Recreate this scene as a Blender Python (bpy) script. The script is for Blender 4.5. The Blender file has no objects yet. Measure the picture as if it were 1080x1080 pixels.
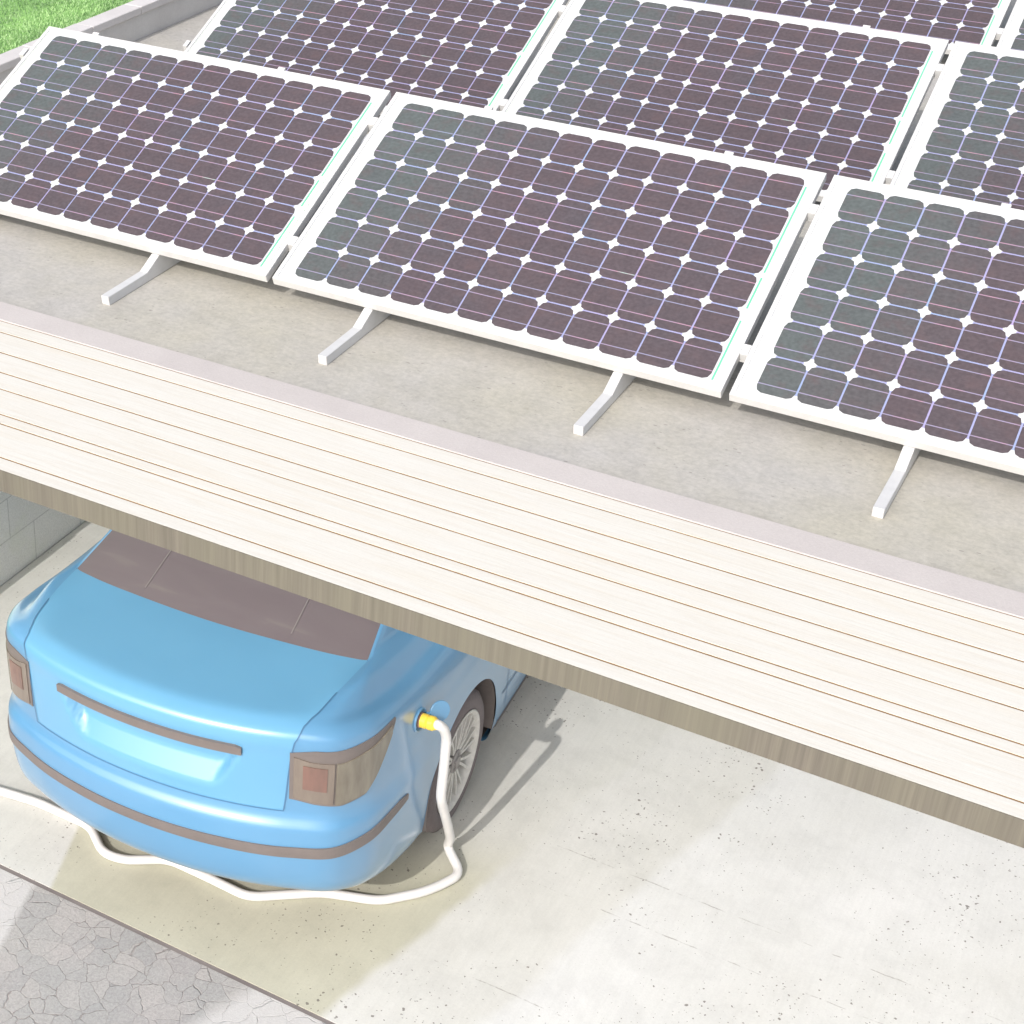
import bpy, bmesh, math, random
import numpy as np
from mathutils import Vector, Matrix

random.seed(4)
SC = bpy.context.scene
COL = SC.collection
G = -2.72          # ground level; the panels' lower cell edge is z = 0
DZ = -0.128        # roof deck level
T = 0.430674       # tilt of the solar panels
CT, ST = math.cos(T), math.sin(T)
PX, PS = 0.128, 0.128 * 1.23819   # cell pitch across / up the slope

# ------------------------------------------------------------------ helpers
def link(name, me, mat, parent=None, smooth=False):
    o = bpy.data.objects.new(name, me)
    COL.objects.link(o)
    if mat is not None:
        for m in (mat if isinstance(mat, (list, tuple)) else [mat]):
            me.materials.append(m)
    if parent: o.parent = parent
    if smooth:
        for p in me.polygons: p.use_smooth = True
    return o

def tag(o, label=None, cat=None, group=None, kind=None):
    if label: o['label'] = label
    if cat: o['category'] = cat
    if group: o['group'] = group
    if kind: o['kind'] = kind
    return o

def empty(name, loc=(0, 0, 0), rz=0):
    o = bpy.data.objects.new(name, None); COL.objects.link(o)
    o.location = loc; o.rotation_euler = (0, 0, rz); o.empty_display_size = .1
    return o

def copy_tree(o, parent=None):
    c = o.copy(); COL.objects.link(c); c.parent = parent
    for ch in list(o.children): copy_tree(ch, c)
    return c

class MB:
    def __init__(s): s.v = []; s.f = []; s.m = []
    def add(s, vs, fs, mi=0):
        b = len(s.v); s.v += [tuple(map(float, p)) for p in vs]
        s.f += [tuple(b + i for i in f) for f in fs]; s.m += [mi] * len(fs)
        return s
    def box(s, x0, x1, y0, y1, z0, z1, mi=0, fn=None):
        vs = [(x, y, z) for x in (x0, x1) for y in (y0, y1) for z in (z0, z1)]
        if fn: vs = [fn(*p) for p in vs]
        return s.add(vs, [(0, 1, 3, 2), (4, 6, 7, 5), (0, 4, 5, 1), (2, 3, 7, 6), (0, 2, 6, 4), (1, 5, 7, 3)], mi)
    def prism(s, poly, x0, x1, mi=0):          # poly in (y, z), extruded along x
        k = len(poly)
        vs = [(x0, y, z) for y, z in poly] + [(x1, y, z) for y, z in poly]
        fs = [tuple(range(k - 1, -1, -1)), tuple(range(k, 2 * k))]
        fs += [(i, (i + 1) % k, k + (i + 1) % k, k + i) for i in range(k)]
        return s.add(vs, fs, mi)
    def grid(s, P, mi=0, flip=False):
        a, b = len(P), len(P[0]); vs = [p for r in P for p in r]; fs = []
        for i in range(a - 1):
            for j in range(b - 1):
                q = (i * b + j, (i + 1) * b + j, (i + 1) * b + j + 1, i * b + j + 1)
                fs.append(q[::-1] if flip else q)
        return s.add(vs, fs, mi)
    def tube(s, pts, r, seg=14, mi=0):
        pts = [Vector(p) for p in pts]; rings = []
        up = Vector((0, 0, 1))
        t0 = (pts[1] - pts[0]).normalized()
        nrm = t0.orthogonal().normalized()
        for i, p in enumerate(pts):
            if i == 0: t = t0
            elif i == len(pts) - 1: t = (pts[-1] - pts[-2]).normalized()
            else: t = (pts[i + 1] - pts[i - 1]).normalized()
            nrm = (nrm - t * nrm.dot(t)).normalized(); bn = t.cross(nrm)
            rr = r[i] if isinstance(r, (list, tuple)) else r
            rings.append([p + (nrm * math.cos(a) + bn * math.sin(a)) * rr for a in [2 * math.pi * k / seg for k in range(seg)]])
        vs = [p for rg in rings for p in rg]; fs = []
        for i in range(len(pts) - 1):
            for k in range(seg):
                fs.append((i * seg + k, i * seg + (k + 1) % seg, (i + 1) * seg + (k + 1) % seg, (i + 1) * seg + k))
        fs.append(tuple(range(seg - 1, -1, -1))); fs.append(tuple((len(pts) - 1) * seg + k for k in range(seg)))
        return s.add(vs, fs, mi)
    def lathe_x(s, prof, seg=48, c=(0, 0, 0), mi=0):   # prof (x, r) about the x axis
        vs = []; fs = []; k = len(prof)
        for i in range(seg):
            a = 2 * math.pi * i / seg
            vs += [(c[0] + x, c[1] + r * math.cos(a), c[2] + r * math.sin(a)) for x, r in prof]
        for i in range(seg):
            j = (i + 1) % seg
            for m in range(k - 1):
                fs.append((i * k + m, i * k + m + 1, j * k + m + 1, j * k + m))
        return s.add(vs, fs, mi)
    def build(s, name, mat, parent=None, smooth=False, bevel=0, seg=2):
        me = bpy.data.meshes.new(name); me.from_pydata(s.v, [], s.f)
        me.validate(); me.update()
        o = link(name, me, mat, parent, smooth)
        if any(s.m): me.polygons.foreach_set('material_index', s.m[:len(me.polygons)])
        if bevel:
            bm = bmesh.new(); bm.from_mesh(me)
            bmesh.ops.recalc_face_normals(bm, faces=bm.faces)
            bmesh.ops.bevel(bm, geom=list(bm.edges), offset=bevel, segments=seg, profile=.5, affect='EDGES', clamp_overlap=True)
            bm.to_mesh(me); bm.free()
        return o

# ------------------------------------------------------------------ materials
class NT:
    def __init__(s, name):
        s.m = bpy.data.materials.new(name); s.m.use_nodes = True
        s.t = s.m.node_tree; s.n = s.t.nodes; s.l = s.t.links
        s.b = s.n['Principled BSDF']
        s.pos = s.n.new('ShaderNodeNewGeometry').outputs['Position']
    def mapped(s, scale=(1, 1, 1), rot=(0, 0, 0), src=None):
        a = s.n.new('ShaderNodeMapping'); a.inputs['Scale'].default_value = scale; a.inputs['Rotation'].default_value = rot
        s.l.new(src or s.pos, a.inputs[0]); return a.outputs[0]
    def objc(s):
        return s.n.new('ShaderNodeTexCoord').outputs['Object']
    def noise(s, vec, scale, detail=4, rough=.6, dist=0):
        a = s.n.new('ShaderNodeTexNoise'); a.inputs['Scale'].default_value = scale; a.inputs['Detail'].default_value = detail
        a.inputs['Roughness'].default_value = rough; a.inputs['Distortion'].default_value = dist
        s.l.new(vec, a.inputs['Vector']); return a.outputs['Fac']
    def vor(s, vec, scale, feature='F1', out='Distance', rnd=1):
        a = s.n.new('ShaderNodeTexVoronoi'); a.feature = feature; a.inputs['Scale'].default_value = scale
        a.inputs['Randomness'].default_value = rnd
        s.l.new(vec, a.inputs['Vector']); return a.outputs[out]
    def ramp(s, fac, stops, interp='LINEAR'):
        a = s.n.new('ShaderNodeValToRGB'); a.color_ramp.interpolation = interp
        el = a.color_ramp.elements
        while len(el) < len(stops): el.new(.5)
        for e, (p, c) in zip(el, stops):
            e.position = p; e.color = (c if hasattr(c, '__len__') else (c, c, c)) + ((1,) if not hasattr(c, '__len__') or len(c) == 3 else ())
        s.l.new(fac, a.inputs[0]); return a.outputs[0]
    def mix(s, fac, a, b, mode='MIX'):
        m = s.n.new('ShaderNodeMix'); m.data_type = 'RGBA'; m.blend_type = mode
        for i, v in ((0, fac), (6, a), (7, b)):
            if hasattr(v, 'is_linked'): s.l.new(v, m.inputs[i])
            elif i == 0: m.inputs[0].default_value = v
            else: m.inputs[i].default_value = tuple(v) + (1,)
        return m.outputs[2]
    def math(s, op, a, b=0, c=0):
        m = s.n.new('ShaderNodeMath'); m.operation = op
        for i, v in enumerate((a, b, c)):
            if hasattr(v, 'is_linked'): s.l.new(v, m.inputs[i])
            else: m.inputs[i].default_value = v
        return m.outputs[0]
    def xyz(s, vec=None):
        a = s.n.new('ShaderNodeSeparateXYZ'); s.l.new(vec or s.pos, a.inputs[0]); return a.outputs
    def bump(s, h, strength=.3, dist=.01):
        a = s.n.new('ShaderNodeBump'); a.inputs['Strength'].default_value = strength; a.inputs['Distance'].default_value = dist
        s.l.new(h, a.inputs['Height']); s.l.new(a.outputs[0], s.b.inputs['Normal'])
    def set(s, **k):
        names = dict(color='Base Color', rough='Roughness', metal='Metallic', coat='Coat Weight', coatr='Coat Roughness', spec='Specular IOR Level', sheen='Sheen Weight')
        for a, v in k.items():
            i = s.b.inputs[names[a]]
            if hasattr(v, 'is_linked'): s.l.new(v, i)
            elif hasattr(v, '__len__'): i.default_value = tuple(v) + (1,)
            else: i.default_value = v
        return s.m

def plain(name, col, rough=.5, var=.06, scale=6, **k):
    n = NT(name); f = n.noise(n.objc(), scale, 5)
    lo = tuple(c * (1 - var) for c in col); hi = tuple(min(1, c * (1 + var)) for c in col)
    return n.set(color=n.ramp(f, [(.3, lo), (.7, hi)]), rough=rough, **k)

M = {}
M['white_metal'] = plain('white coated metal', (.60, .595, .585), .45, .05, 20)
M['bounce_ceiling'] = plain('added white bounce ceiling', (.88, .88, .87), .7, .03, 4)
M['white_shade'] = plain('white bracket metal', (.60, .595, .59), .5, .04, 25)
M['backsheet'] = plain('white backsheet', (.84, .86, .87), .25, .02, 9)
M['black_trim'] = plain('faded black trim', (.17, .145, .135), .55, .06, 12)
M['tyre'] = plain('tyre rubber', (.16, .135, .135), .8, .1, 60)
M['seam'] = plain('panel seam', (.07, .17, .30), .6, .05, 9)
M['rim'] = plain('rim alloy', (.60, .58, .54), .35, .12, 30)
M['thin_pale'] = plain('thin pale line', (.20, .175, .175), .4)
M['hub'] = plain('hub steel', (.3, .28, .27), .4, .1, 40, metal=.3)
M['yellow'] = plain('yellow plug', (.88, .62, .07), .4, .08, 60)
M['cable'] = plain('white cable', (.69, .67, .65), .4, .03, 14)
M['green_line'] = plain('mint edge line', (.14, .60, .33), .4, .05, 9)
M['cream_line'] = plain('cream edge line', (.56, .64, .50), .4, .05, 9)

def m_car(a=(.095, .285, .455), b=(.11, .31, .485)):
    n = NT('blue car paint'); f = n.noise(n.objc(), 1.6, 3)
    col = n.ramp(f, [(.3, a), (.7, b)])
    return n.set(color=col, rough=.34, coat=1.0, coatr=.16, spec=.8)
M['paint'] = m_car((.088, .255, .445), (.10, .28, .475)); M['paint_lid_lit'] = m_car((.112, .325, .53), (.125, .35, .56))  # lid paint is lighter to stand in for light on the boot
def m_glass():
    n = NT('tinted car glass'); f = n.noise(n.mapped((1, 3, 1), src=n.objc()), 2.2, 3, .5, 1.2)
    return n.set(color=n.ramp(f, [(.35, (.145, .120, .128)), (.62, (.155, .130, .137)), (.8, (.20, .175, .165))]), rough=.22, spec=.3)
M['glass'] = m_glass()
def m_lamp(name, a, b):
    n = NT(name); f = n.noise(n.mapped((1, 1, .25), src=n.objc()), 22, 3)
    return n.set(color=n.ramp(f, [(.3, a), (.7, b)]), rough=.25, coat=.3)
M['lamp_red'] = m_lamp('red lamp', (.155, .098, .082), (.225, .125, .10))
M['lamp_smoke'] = m_lamp('smoked lamp', (.15, .13, .10), (.22, .195, .15))
M['lamp_mid'] = m_lamp('brown lamp', (.175, .142, .118), (.215, .178, .145))

def m_deck():
    n = NT('roof deck concrete')
    big = n.noise(n.pos, 1.3, 5, .6); fine = n.noise(n.pos, 60, 6, .75); str_ = n.noise(n.mapped((14, 40, 1)), 1.4, 5, .7)
    c = n.mix(n.ramp(big, [(.38, 0.), (.66, 1.)]), (.485, .462, .43), (.49, .46, .385))
    c = n.mix(.95, c, n.ramp(fine, [(.32, .82), (.62, 1.03)]), 'MULTIPLY')
    c = n.mix(.9, c, n.ramp(str_, [(.30, .90), (.55, 1.)]), 'MULTIPLY')
    c = n.mix(.8, c, n.ramp(n.noise(n.pos, 7, 6, .7), [(.3, .88), (.6, 1.02)]), 'MULTIPLY')
    pits = n.math('MULTIPLY', n.math('LESS_THAN', n.vor(n.mapped((1, 2.0, 1)), 24), .17), n.math('GREATER_THAN', n.noise(n.pos, 11, 3), .57))
    c = n.mix(n.math('MULTIPLY', pits, .7), c, (.27, .25, .23))
    n.bump(fine, .25, .004)
    return n.set(color=c, rough=.85)
M['deck'] = m_deck()
def m_stone(name, a, b, sp=0, var=.9):
    n = NT(name); big = n.noise(n.pos, 3, 5, .65); fine = n.noise(n.pos, 110, 5, .8)
    c = n.ramp(big, [(.3, a), (.7, b)])
    c = n.mix(.7, c, n.ramp(fine, [(.35, var), (.6, 1.)]), 'MULTIPLY')
    n.bump(fine, .3, .003)
    return n.set(color=c, rough=.85)
M['trim'] = m_stone('pale kerb stone', (.52, .475, .455), (.58, .535, .51))
M['coping'] = m_stone('coping stone', (.58, .545, .53), (.68, .645, .63))
M['parapet'] = m_stone('parapet wall stone', (.56, .535, .515), (.66, .64, .615), var=.88)
M['joint'] = m_stone('joint brown', (.20, .11, .045), (.30, .18, .085))
M['slot'] = m_stone('dark joint', (.17, .145, .14), (.25, .22, .21))

def m_planks():
    n = NT('bleached planks')
    g = n.noise(n.mapped((1.6, 26, 1)), 3.0, 8, .68, .6); w = n.noise(n.mapped((.5, 5, 1)), 2.2, 4, .6, 1.5); fine = n.noise(n.pos, 120, 3, .8)
    c = n.ramp(g, [(.25, (.645, .60, .52)), (.5, (.69, .66, .595)), (.75, (.72, .70, .645))])
    c = n.mix(n.ramp(w, [(.52, 0.), (.85, .35)]), c, (.68, .59, .45))
    c = n.mix(.5, c, n.ramp(fine, [(.3, .92), (.6, 1.)]), 'MULTIPLY')
    n.bump(g, .25, .003)
    return n.set(color=c, rough=.7)
M['planks'] = m_planks()
def m_fascia():
    n = NT('fascia wood')
    g = n.noise(n.mapped((90, 1, 1.6)), 1.0, 7, .7); w = n.noise(n.mapped((1, .4, .2)), 2.6, 4, .6, 1)
    c = n.ramp(g, [(.25, (.10, .086, .07)), (.5, (.145, .128, .105)), (.78, (.21, .185, .145))])
    c = n.mix(n.ramp(w, [(.35, 0.), (.65, .6)]), c, (.17, .16, .115))
    return n.set(color=c, rough=.8)
M['fascia'] = m_fascia()

TH = math.radians(3.5)
def m_ground():
    n = NT('driveway concrete')
    big = n.noise(n.pos, .9, 6, .62, .3); mid = n.noise(n.pos, 5, 6, .7, .4); fine = n.noise(n.pos, 120, 5, .8)
    c = n.ramp(big, [(.32, (.66, .655, .63)), (.5, (.70, .697, .68)), (.68, (.745, .74, .73))])
    c = n.mix(.75, c, n.ramp(mid, [(.28, .87), (.55, 1.)]), 'MULTIPLY')
    c = n.mix(.7, c, n.ramp(fine, [(.3, .88), (.6, 1.)]), 'MULTIPLY')
    # broom streaks
    st = n.noise(n.mapped((50, 3, 1), (0, 0, .35)), 1.2, 4, .7)
    c = n.mix(.35, c, n.ramp(st, [(.3, .88), (.6, 1.)]), 'MULTIPLY')
    # shade painted into the colour behind the car, with lit ground to its right
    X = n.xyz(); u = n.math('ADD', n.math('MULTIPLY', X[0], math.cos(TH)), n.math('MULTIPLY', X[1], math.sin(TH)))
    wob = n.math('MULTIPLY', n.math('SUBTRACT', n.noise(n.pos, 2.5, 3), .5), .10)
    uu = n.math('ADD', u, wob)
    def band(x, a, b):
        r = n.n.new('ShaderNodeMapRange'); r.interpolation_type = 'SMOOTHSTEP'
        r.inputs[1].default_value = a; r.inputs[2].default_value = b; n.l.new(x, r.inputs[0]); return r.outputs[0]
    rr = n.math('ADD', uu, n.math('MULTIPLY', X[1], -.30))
    bay_shade = n.math('MULTIPLY', band(n.math('ADD', u, n.math('MULTIPLY', X[1], .28)), -.955, -.925), n.math('SUBTRACT', 1, band(rr, .80, .86)))
    bay_shade = n.math('MULTIPLY', bay_shade, n.math('SUBTRACT', 1, n.math('MULTIPLY', band(X[1], .1, .6), .9)))
    c = n.mix(n.math('MULTIPLY', bay_shade, .9), c, (.79, .775, .64), 'MULTIPLY')
    new = band(n.math('ADD', uu, n.math('MULTIPLY', X[1], -.32)), 1.28, 1.36)  # mask of the lit ground beyond the car's soft shadow
    c = n.mix(n.math('MULTIPLY', n.math('SUBTRACT', 1, new), .6), c, (.87, .855, .80), 'MULTIPLY')  # that soft shadow, painted as a darker tone short of the edge
    # pores: clustered, uneven in size and shape
    wq = n.n.new('ShaderNodeTexNoise'); wq.inputs['Scale'].default_value = 55; n.l.new(n.pos, wq.inputs[0])
    wv3 = n.n.new('ShaderNodeVectorMath'); wv3.operation = 'MULTIPLY_ADD'; wv3.inputs[1].default_value = (.018, .018, 0)
    n.l.new(wq.outputs['Color'], wv3.inputs[0]); n.l.new(n.pos, wv3.inputs[2]); wp = wv3.outputs[0]
    clus = n.ramp(n.noise(n.pos, 1.7, 4, .65), [(.40, 0.), (.62, 1.)])
    def pore(sc, size, src):
        d = n.vor(n.mapped((1, 1, .01), src=src), sc); cc = n.xyz(n.vor(n.mapped((1, 1, .01), src=src), sc, 'F1', 'Color'))
        thr = n.math('MULTIPLY', n.math('MULTIPLY', n.math('POWER', cc[0], 2.2), size), n.math('ADD', n.math('MULTIPLY', clus, .85), .15))
        return n.math('LESS_THAN', d, thr)
    p = n.math('MAXIMUM', pore(36, .27, wp), pore(66, .30, wp))
    c = n.mix(n.math('MULTIPLY', p, .78), c, (.14, .12, .105))
    for jy, x0 in ((-.275, .9), (.354, 1.0), (.62, 1.02)):
        wv = n.math('MULTIPLY', n.math('SUBTRACT', n.noise(n.pos, 14, 4), .5), .016)
        d = n.math('ABSOLUTE', n.math('SUBTRACT', n.math('ADD', X[1], wv), jy))
        ln = n.math('MULTIPLY', n.math('LESS_THAN', d, .0026), n.ramp(n.noise(n.mapped((1, .2, 1)), 7, 5, .75), [(.47, 0.), (.6, 1.)]))
        ln = n.math('MULTIPLY', ln, n.math('GREATER_THAN', X[0], x0))
        c = n.mix(n.math('MULTIPLY', ln, .55), c, (.20, .17, .15))
    n.bump(n.math('SUBTRACT', fine, n.math('MULTIPLY', p, .8)), .25, .003)
    return n.set(color=c, rough=.8)
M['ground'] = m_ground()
def m_pavers():
    n = NT('crazy paving')
    wq = n.n.new('ShaderNodeTexNoise'); wq.inputs['Scale'].default_value = 9; wq.inputs['Detail'].default_value = 4; n.l.new(n.pos, wq.inputs[0])
    wob = n.n.new('ShaderNodeVectorMath'); wob.operation = 'MULTIPLY_ADD'; wob.inputs[1].default_value = (.09, .09, 0)
    n.l.new(wq.outputs['Color'], wob.inputs[0]); n.l.new(n.pos, wob.inputs[2]); v = wob.outputs[0]
    flat = n.mapped((1, 1, .001), src=v)
    e = n.vor(flat, 11.0, 'DISTANCE_TO_EDGE'); cell = n.vor(flat, 11.0, 'F1', 'Color')
    fine = n.noise(n.pos, 95, 5, .8); big = n.noise(n.pos, 3, 4)
    sep = n.xyz(cell)
    c = n.ramp(sep[0], [(0., (.40, .39, .38)), (.5, (.435, .42, .405)), (1., (.47, .445, .425))])
    c = n.mix(n.ramp(big, [(.45, 0.), (.75, .35)]), c, (.53, .46, .45))
    c = n.mix(.9, c, n.ramp(fine, [(.33, .70), (.62, 1.)]), 'MULTIPLY')
    j = n.ramp(n.math('ADD', e, n.math('MULTIPLY', n.math('SUBTRACT', n.noise(n.pos, 40, 3), .5), .02)), [(.004, 1.), (.016, 0.)])
    c = n.mix(n.math('MULTIPLY', n.math('MULTIPLY', j, n.ramp(n.noise(n.pos, 5, 3), [(.35, .35), (.6, .9)])), .75), c, (.23, .195, .18))
    X = n.xyz()
    u = n.math('ADD', X[0], n.math('MULTIPLY', X[1], .28))
    wide = n.noise(n.pos, 1.1, 2)
    lt = n.ramp(u, [(0., .0), (.001, .0)])
    r = n.n.new('ShaderNodeMapRange'); r.inputs[1].default_value = -.99; r.inputs[2].default_value = -.96; n.l.new(u, r.inputs[0])
    r2 = n.n.new('ShaderNodeMapRange'); r2.inputs[1].default_value = .58; r2.inputs[2].default_value = .66
    n.l.new(n.math('ADD', X[0], n.math('MULTIPLY', X[1], -.35)), r2.inputs[0])
    lit_paving = n.math('MAXIMUM', n.math('SUBTRACT', 1, r.outputs[0]), r2.outputs[0])  # lit paving on both sides of the shade, painted as a lighter tone
    c = n.mix(n.math('MULTIPLY', lit_paving, .65), c, (.66, .64, .625))
    n.bump(n.math('SUBTRACT', fine, n.math('MULTIPLY', j, 2)), .5, .006)
    return n.set(color=c, rough=.85)
M['pavers'] = m_pavers()
def m_blocks():
    n = NT('block wall'); X = n.xyz()
    cb = n.n.new('ShaderNodeCombineXYZ'); n.l.new(n.math('ADD', X[1], -1.022 + .415 * 20), cb.inputs[0]); n.l.new(n.math('ADD', X[2], 2.72 + .25 * 20), cb.inputs[1])
    b = n.n.new('ShaderNodeTexBrick'); n.l.new(cb.outputs[0], b.inputs['Vector']); b.offset = .5
    for k, v in (('Scale', 1), ('Mortar Size', .004), ('Mortar Smooth', .1), ('Brick Width', .415), ('Row Height', .25)): b.inputs[k].default_value = v
    b.inputs['Color1'].default_value = (.80, .80, .77, 1); b.inputs['Color2'].default_value = (.86, .86, .83, 1); b.inputs['Mortar'].default_value = (.62, .62, .60, 1)
    fine = n.noise(n.pos, 130, 4, .85); big = n.noise(n.pos, 4, 5)
    c = n.mix(.95, b.outputs['Color'], n.ramp(fine, [(.36, .78), (.6, 1.)]), 'MULTIPLY')
    c = n.mix(n.ramp(big, [(.5, 0.), (.75, .4)]), c, (.68, .72, .56))
    n.bump(fine, .6, .006)
    return n.set(color=c, rough=.9)
M['blocks'] = m_blocks()
def m_grass_base():
    n = NT('lawn soil'); f = n.noise(n.pos, 3, 5, .7); g = n.noise(n.pos, 80, 3)
    c = n.ramp(f, [(.3, (.20, .40, .11)), (.7, (.33, .60, .17))])
    c = n.mix(.6, c, n.ramp(g, [(.3, .6), (.7, 1.)]), 'MULTIPLY')
    return n.set(color=c, rough=.9)
M['lawn'] = m_grass_base()
def m_blade():
    n = NT('grass blades'); f = n.noise(n.mapped((1.5, .8, 1), (0, 0, .5)), 1.6, 4, .6); g = n.vor(n.pos, 45, 'F1', 'Color'); s = n.xyz(g)
    a = n.ramp(f, [(.40, (.22, .36, .16)), (.56, (.40, .60, .27))])  # darker streaks in the blade colour stand in for tree shadow
    c = n.mix(.8, a, n.ramp(s[0], [(0., (.62, .70, .6)), (.6, (1., 1., 1.)), (1., (1.25, 1.15, 1.2))]), 'MULTIPLY')
    n.set(color=c, rough=.6)
    n.b.inputs['Subsurface Weight'].default_value = 0
    return n.m
M['blade'] = m_blade()

def m_cells():
    n = NT('monocrystalline cells'); o = n.objc(); X = n.xyz(o)
    fx = n.math('FLOOR', n.math('DIVIDE', X[0], PX)); fy = n.math('FLOOR', n.math('DIVIDE', X[1], PS))
    cb = n.n.new('ShaderNodeCombineXYZ'); n.l.new(fx, cb.inputs[0]); n.l.new(fy, cb.inputs[1])
    wn = n.n.new('ShaderNodeTexWhiteNoise'); wn.noise_dimensions = '3D'; n.l.new(cb.outputs[0], wn.inputs['Vector'])
    # columns near the left run slate, the rest mauve, with a ragged border
    t = n.math('ADD', n.math('SUBTRACT', fx, n.math('MULTIPLY', fy, .35)), n.math('MULTIPLY', wn.outputs['Value'], 1.1))
    k = n.n.new('ShaderNodeMapRange'); k.inputs[1].default_value = .3; k.inputs[2].default_value = 3.4; n.l.new(t, k.inputs[0])
    c = n.mix(k.outputs[0], (.106, .120, .120), (.100, .080, .089))
    big = n.noise(o, 2.6, 3)
    c = n.mix(n.ramp(big, [(.5, 0.), (.8, .45)]), c, (.088, .09, .105))
    w2 = n.ramp(wn.outputs['Value'], [(0., .94), (1., 1.0)])
    c = n.mix(1., c, w2, 'MULTIPLY')
    ln = n.noise(n.mapped((9, 260, 1), src=o), 1.0, 3, .8)
    c = n.mix(.7, c, n.ramp(ln, [(.3, .86), (.7, 1.08)]), 'MULTIPLY')
    sp = n.n.new('ShaderNodeTexNoise'); sp.inputs['Scale'].default_value = 75; sp.inputs['Detail'].default_value = 4; n.l.new(o, sp.inputs[0])
    c = n.mix(.55, c, n.mix(.8, (1, 1, 1), n.ramp(sp.outputs['Color'], [(.3, .6), (.7, 1.4)]), 'MULTIPLY'), 'MULTIPLY')
    c = n.mix(n.ramp(n.noise(o, 14, 3), [(.5, 0.), (.75, .5)]), c, (.125, .088, .092))
    # two bus bars per cell, tinted along their run
    my = n.math('FRACT', n.math('DIVIDE', X[1], PS))
    d = n.math('MINIMUM', n.math('ABSOLUTE', n.math('SUBTRACT', my, .25)), n.math('ABSOLUTE', n.math('SUBTRACT', my, .76)))
    f = n.noise(n.mapped((2.5, 3, 1), src=o), 3, 3)
    bc = n.ramp(f, [(.3, (.27, .31, .46)), (.5, (.34, .29, .42)), (.66, (.50, .27, .35)), (.72, (.42, .50, .48))])
    c = n.mix(n.ramp(d, [(.008, .8), (.014, 0.)]), c, bc)
    return n.set(color=c, rough=.5, spec=.12)
M['cells'] = m_cells()
def m_back():
    n = NT('white backsheet'); o = n.objc(); X = n.xyz(o)
    u = n.math('DIVIDE', X[0], PX); v = n.math('DIVIDE', X[1], PS)
    def dist(a): return n.math('ABSOLUTE', n.math('SUBTRACT', n.math('FRACT', n.math('ADD', a, .5)), .5))   # distance to the nearest cell line
    du, dv = dist(u), dist(v)
    near_u = n.math('MULTIPLY', n.math('LESS_THAN', du, .035), n.math('GREATER_THAN', dv, .155))
    near_v = n.math('MULTIPLY', n.math('LESS_THAN', dv, .03), n.math('GREATER_THAN', du, .15))
    ins = n.math('MULTIPLY', n.math('MULTIPLY', n.math('GREATER_THAN', u, .08), n.math('LESS_THAN', u, 11.92)), n.math('MULTIPLY', n.math('GREATER_THAN', v, .08), n.math('LESS_THAN', v, 5.92)))
    k = n.math('MULTIPLY', n.math('MAXIMUM', near_u, near_v), ins)
    f = n.noise(o, 3, 2); g = n.ramp(f, [(.35, (.28, .36, .56)), (.65, (.38, .31, .52))])
    c = n.mix(k, (.63, .645, .65), g)
    return n.set(color=c, rough=.3)
M['backsheet'] = m_back()

# ------------------------------------------------------------------ camera
cam = bpy.data.cameras.new('camera'); co = bpy.data.objects.new('camera', cam); COL.objects.link(co)
Rm = [[0.8487132864363207, -0.2795424643578404, 0.44893403529606174], [0.5288524581377594, 0.44714744667926964, -0.7213696960989276], [0.000913754950505489, 0.8496559136197165, 0.5273366984223032]]
mw = Matrix.Identity(4)
for i in range(3):
    for j in range(3): mw[i][j] = Rm[i][j]
mw.translation = Vector((2.758368, -4.864922, 2.484877))
co.matrix_world = mw
cam.sensor_width = 36; cam.lens = 1778.3756 / 1080 * 36
cam.shift_x = 300 / 1080; cam.shift_y = -5 / 1080
cam.clip_start = .05; cam.clip_end = 2000
SC.camera = co

# ------------------------------------------------------------------ light
w = bpy.data.worlds.new('World'); SC.world = w; w.use_nodes = True
nt = w.node_tree; bg = nt.nodes['Background']
sky = nt.nodes.new('ShaderNodeTexSky'); sky.sky_type = 'NISHITA'; sky.sun_disc = False
sd = Vector((.06, 1.36, -1)).normalized()       # direction in which sunlight travels
elev = math.asin(-sd.z); az = math.atan2(-sd.x, -sd.y)
sky.sun_elevation = elev; sky.sun_rotation = az
sky.air_density = 1; sky.dust_density = 3; sky.ozone_density = 1
hs = nt.nodes.new('ShaderNodeHueSaturation'); hs.inputs['Saturation'].default_value = .55
nt.links.new(sky.outputs[0], hs.inputs['Color']); nt.links.new(hs.outputs[0], bg.inputs[0]); bg.inputs[1].default_value = .23
sun = bpy.data.lights.new('sun', 'SUN'); so = bpy.data.objects.new('sun', sun); COL.objects.link(so)
sun.energy = 2.6; sun.angle = math.radians(.5); sun.color = (1, .965, .92)
so.rotation_euler = sd.to_track_quat('-Z', 'Y').to_euler()
SC.view_settings.view_transform = 'Standard'; SC.view_settings.look = 'None'; SC.view_settings.exposure = 0

# ------------------------------------------------------------------ setting
def sheet(name, x0, x1, y0, y1, z, mat, thick=0):
    mb = MB()
    if thick: mb.box(x0, x1, y0, y1, z - thick, z)
    else: mb.add([(x0, y0, z), (x1, y0, z), (x1, y1, z), (x0, y1, z)], [(0, 1, 2, 3)])
    o = mb.build(name, mat); o['kind'] = 'structure'; return o
sheet('ground', -300, 300, -300, 300, G - .03, M['parapet'])
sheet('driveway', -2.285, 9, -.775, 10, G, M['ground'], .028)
sheet('driveway_joint', -2.285, 9, -.795, -.776, G - .0035, M['slot'], .014)
sheet('paved_path', -2.285, 9, -9, -.796, G - .003, M['pavers'], .025)

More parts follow.
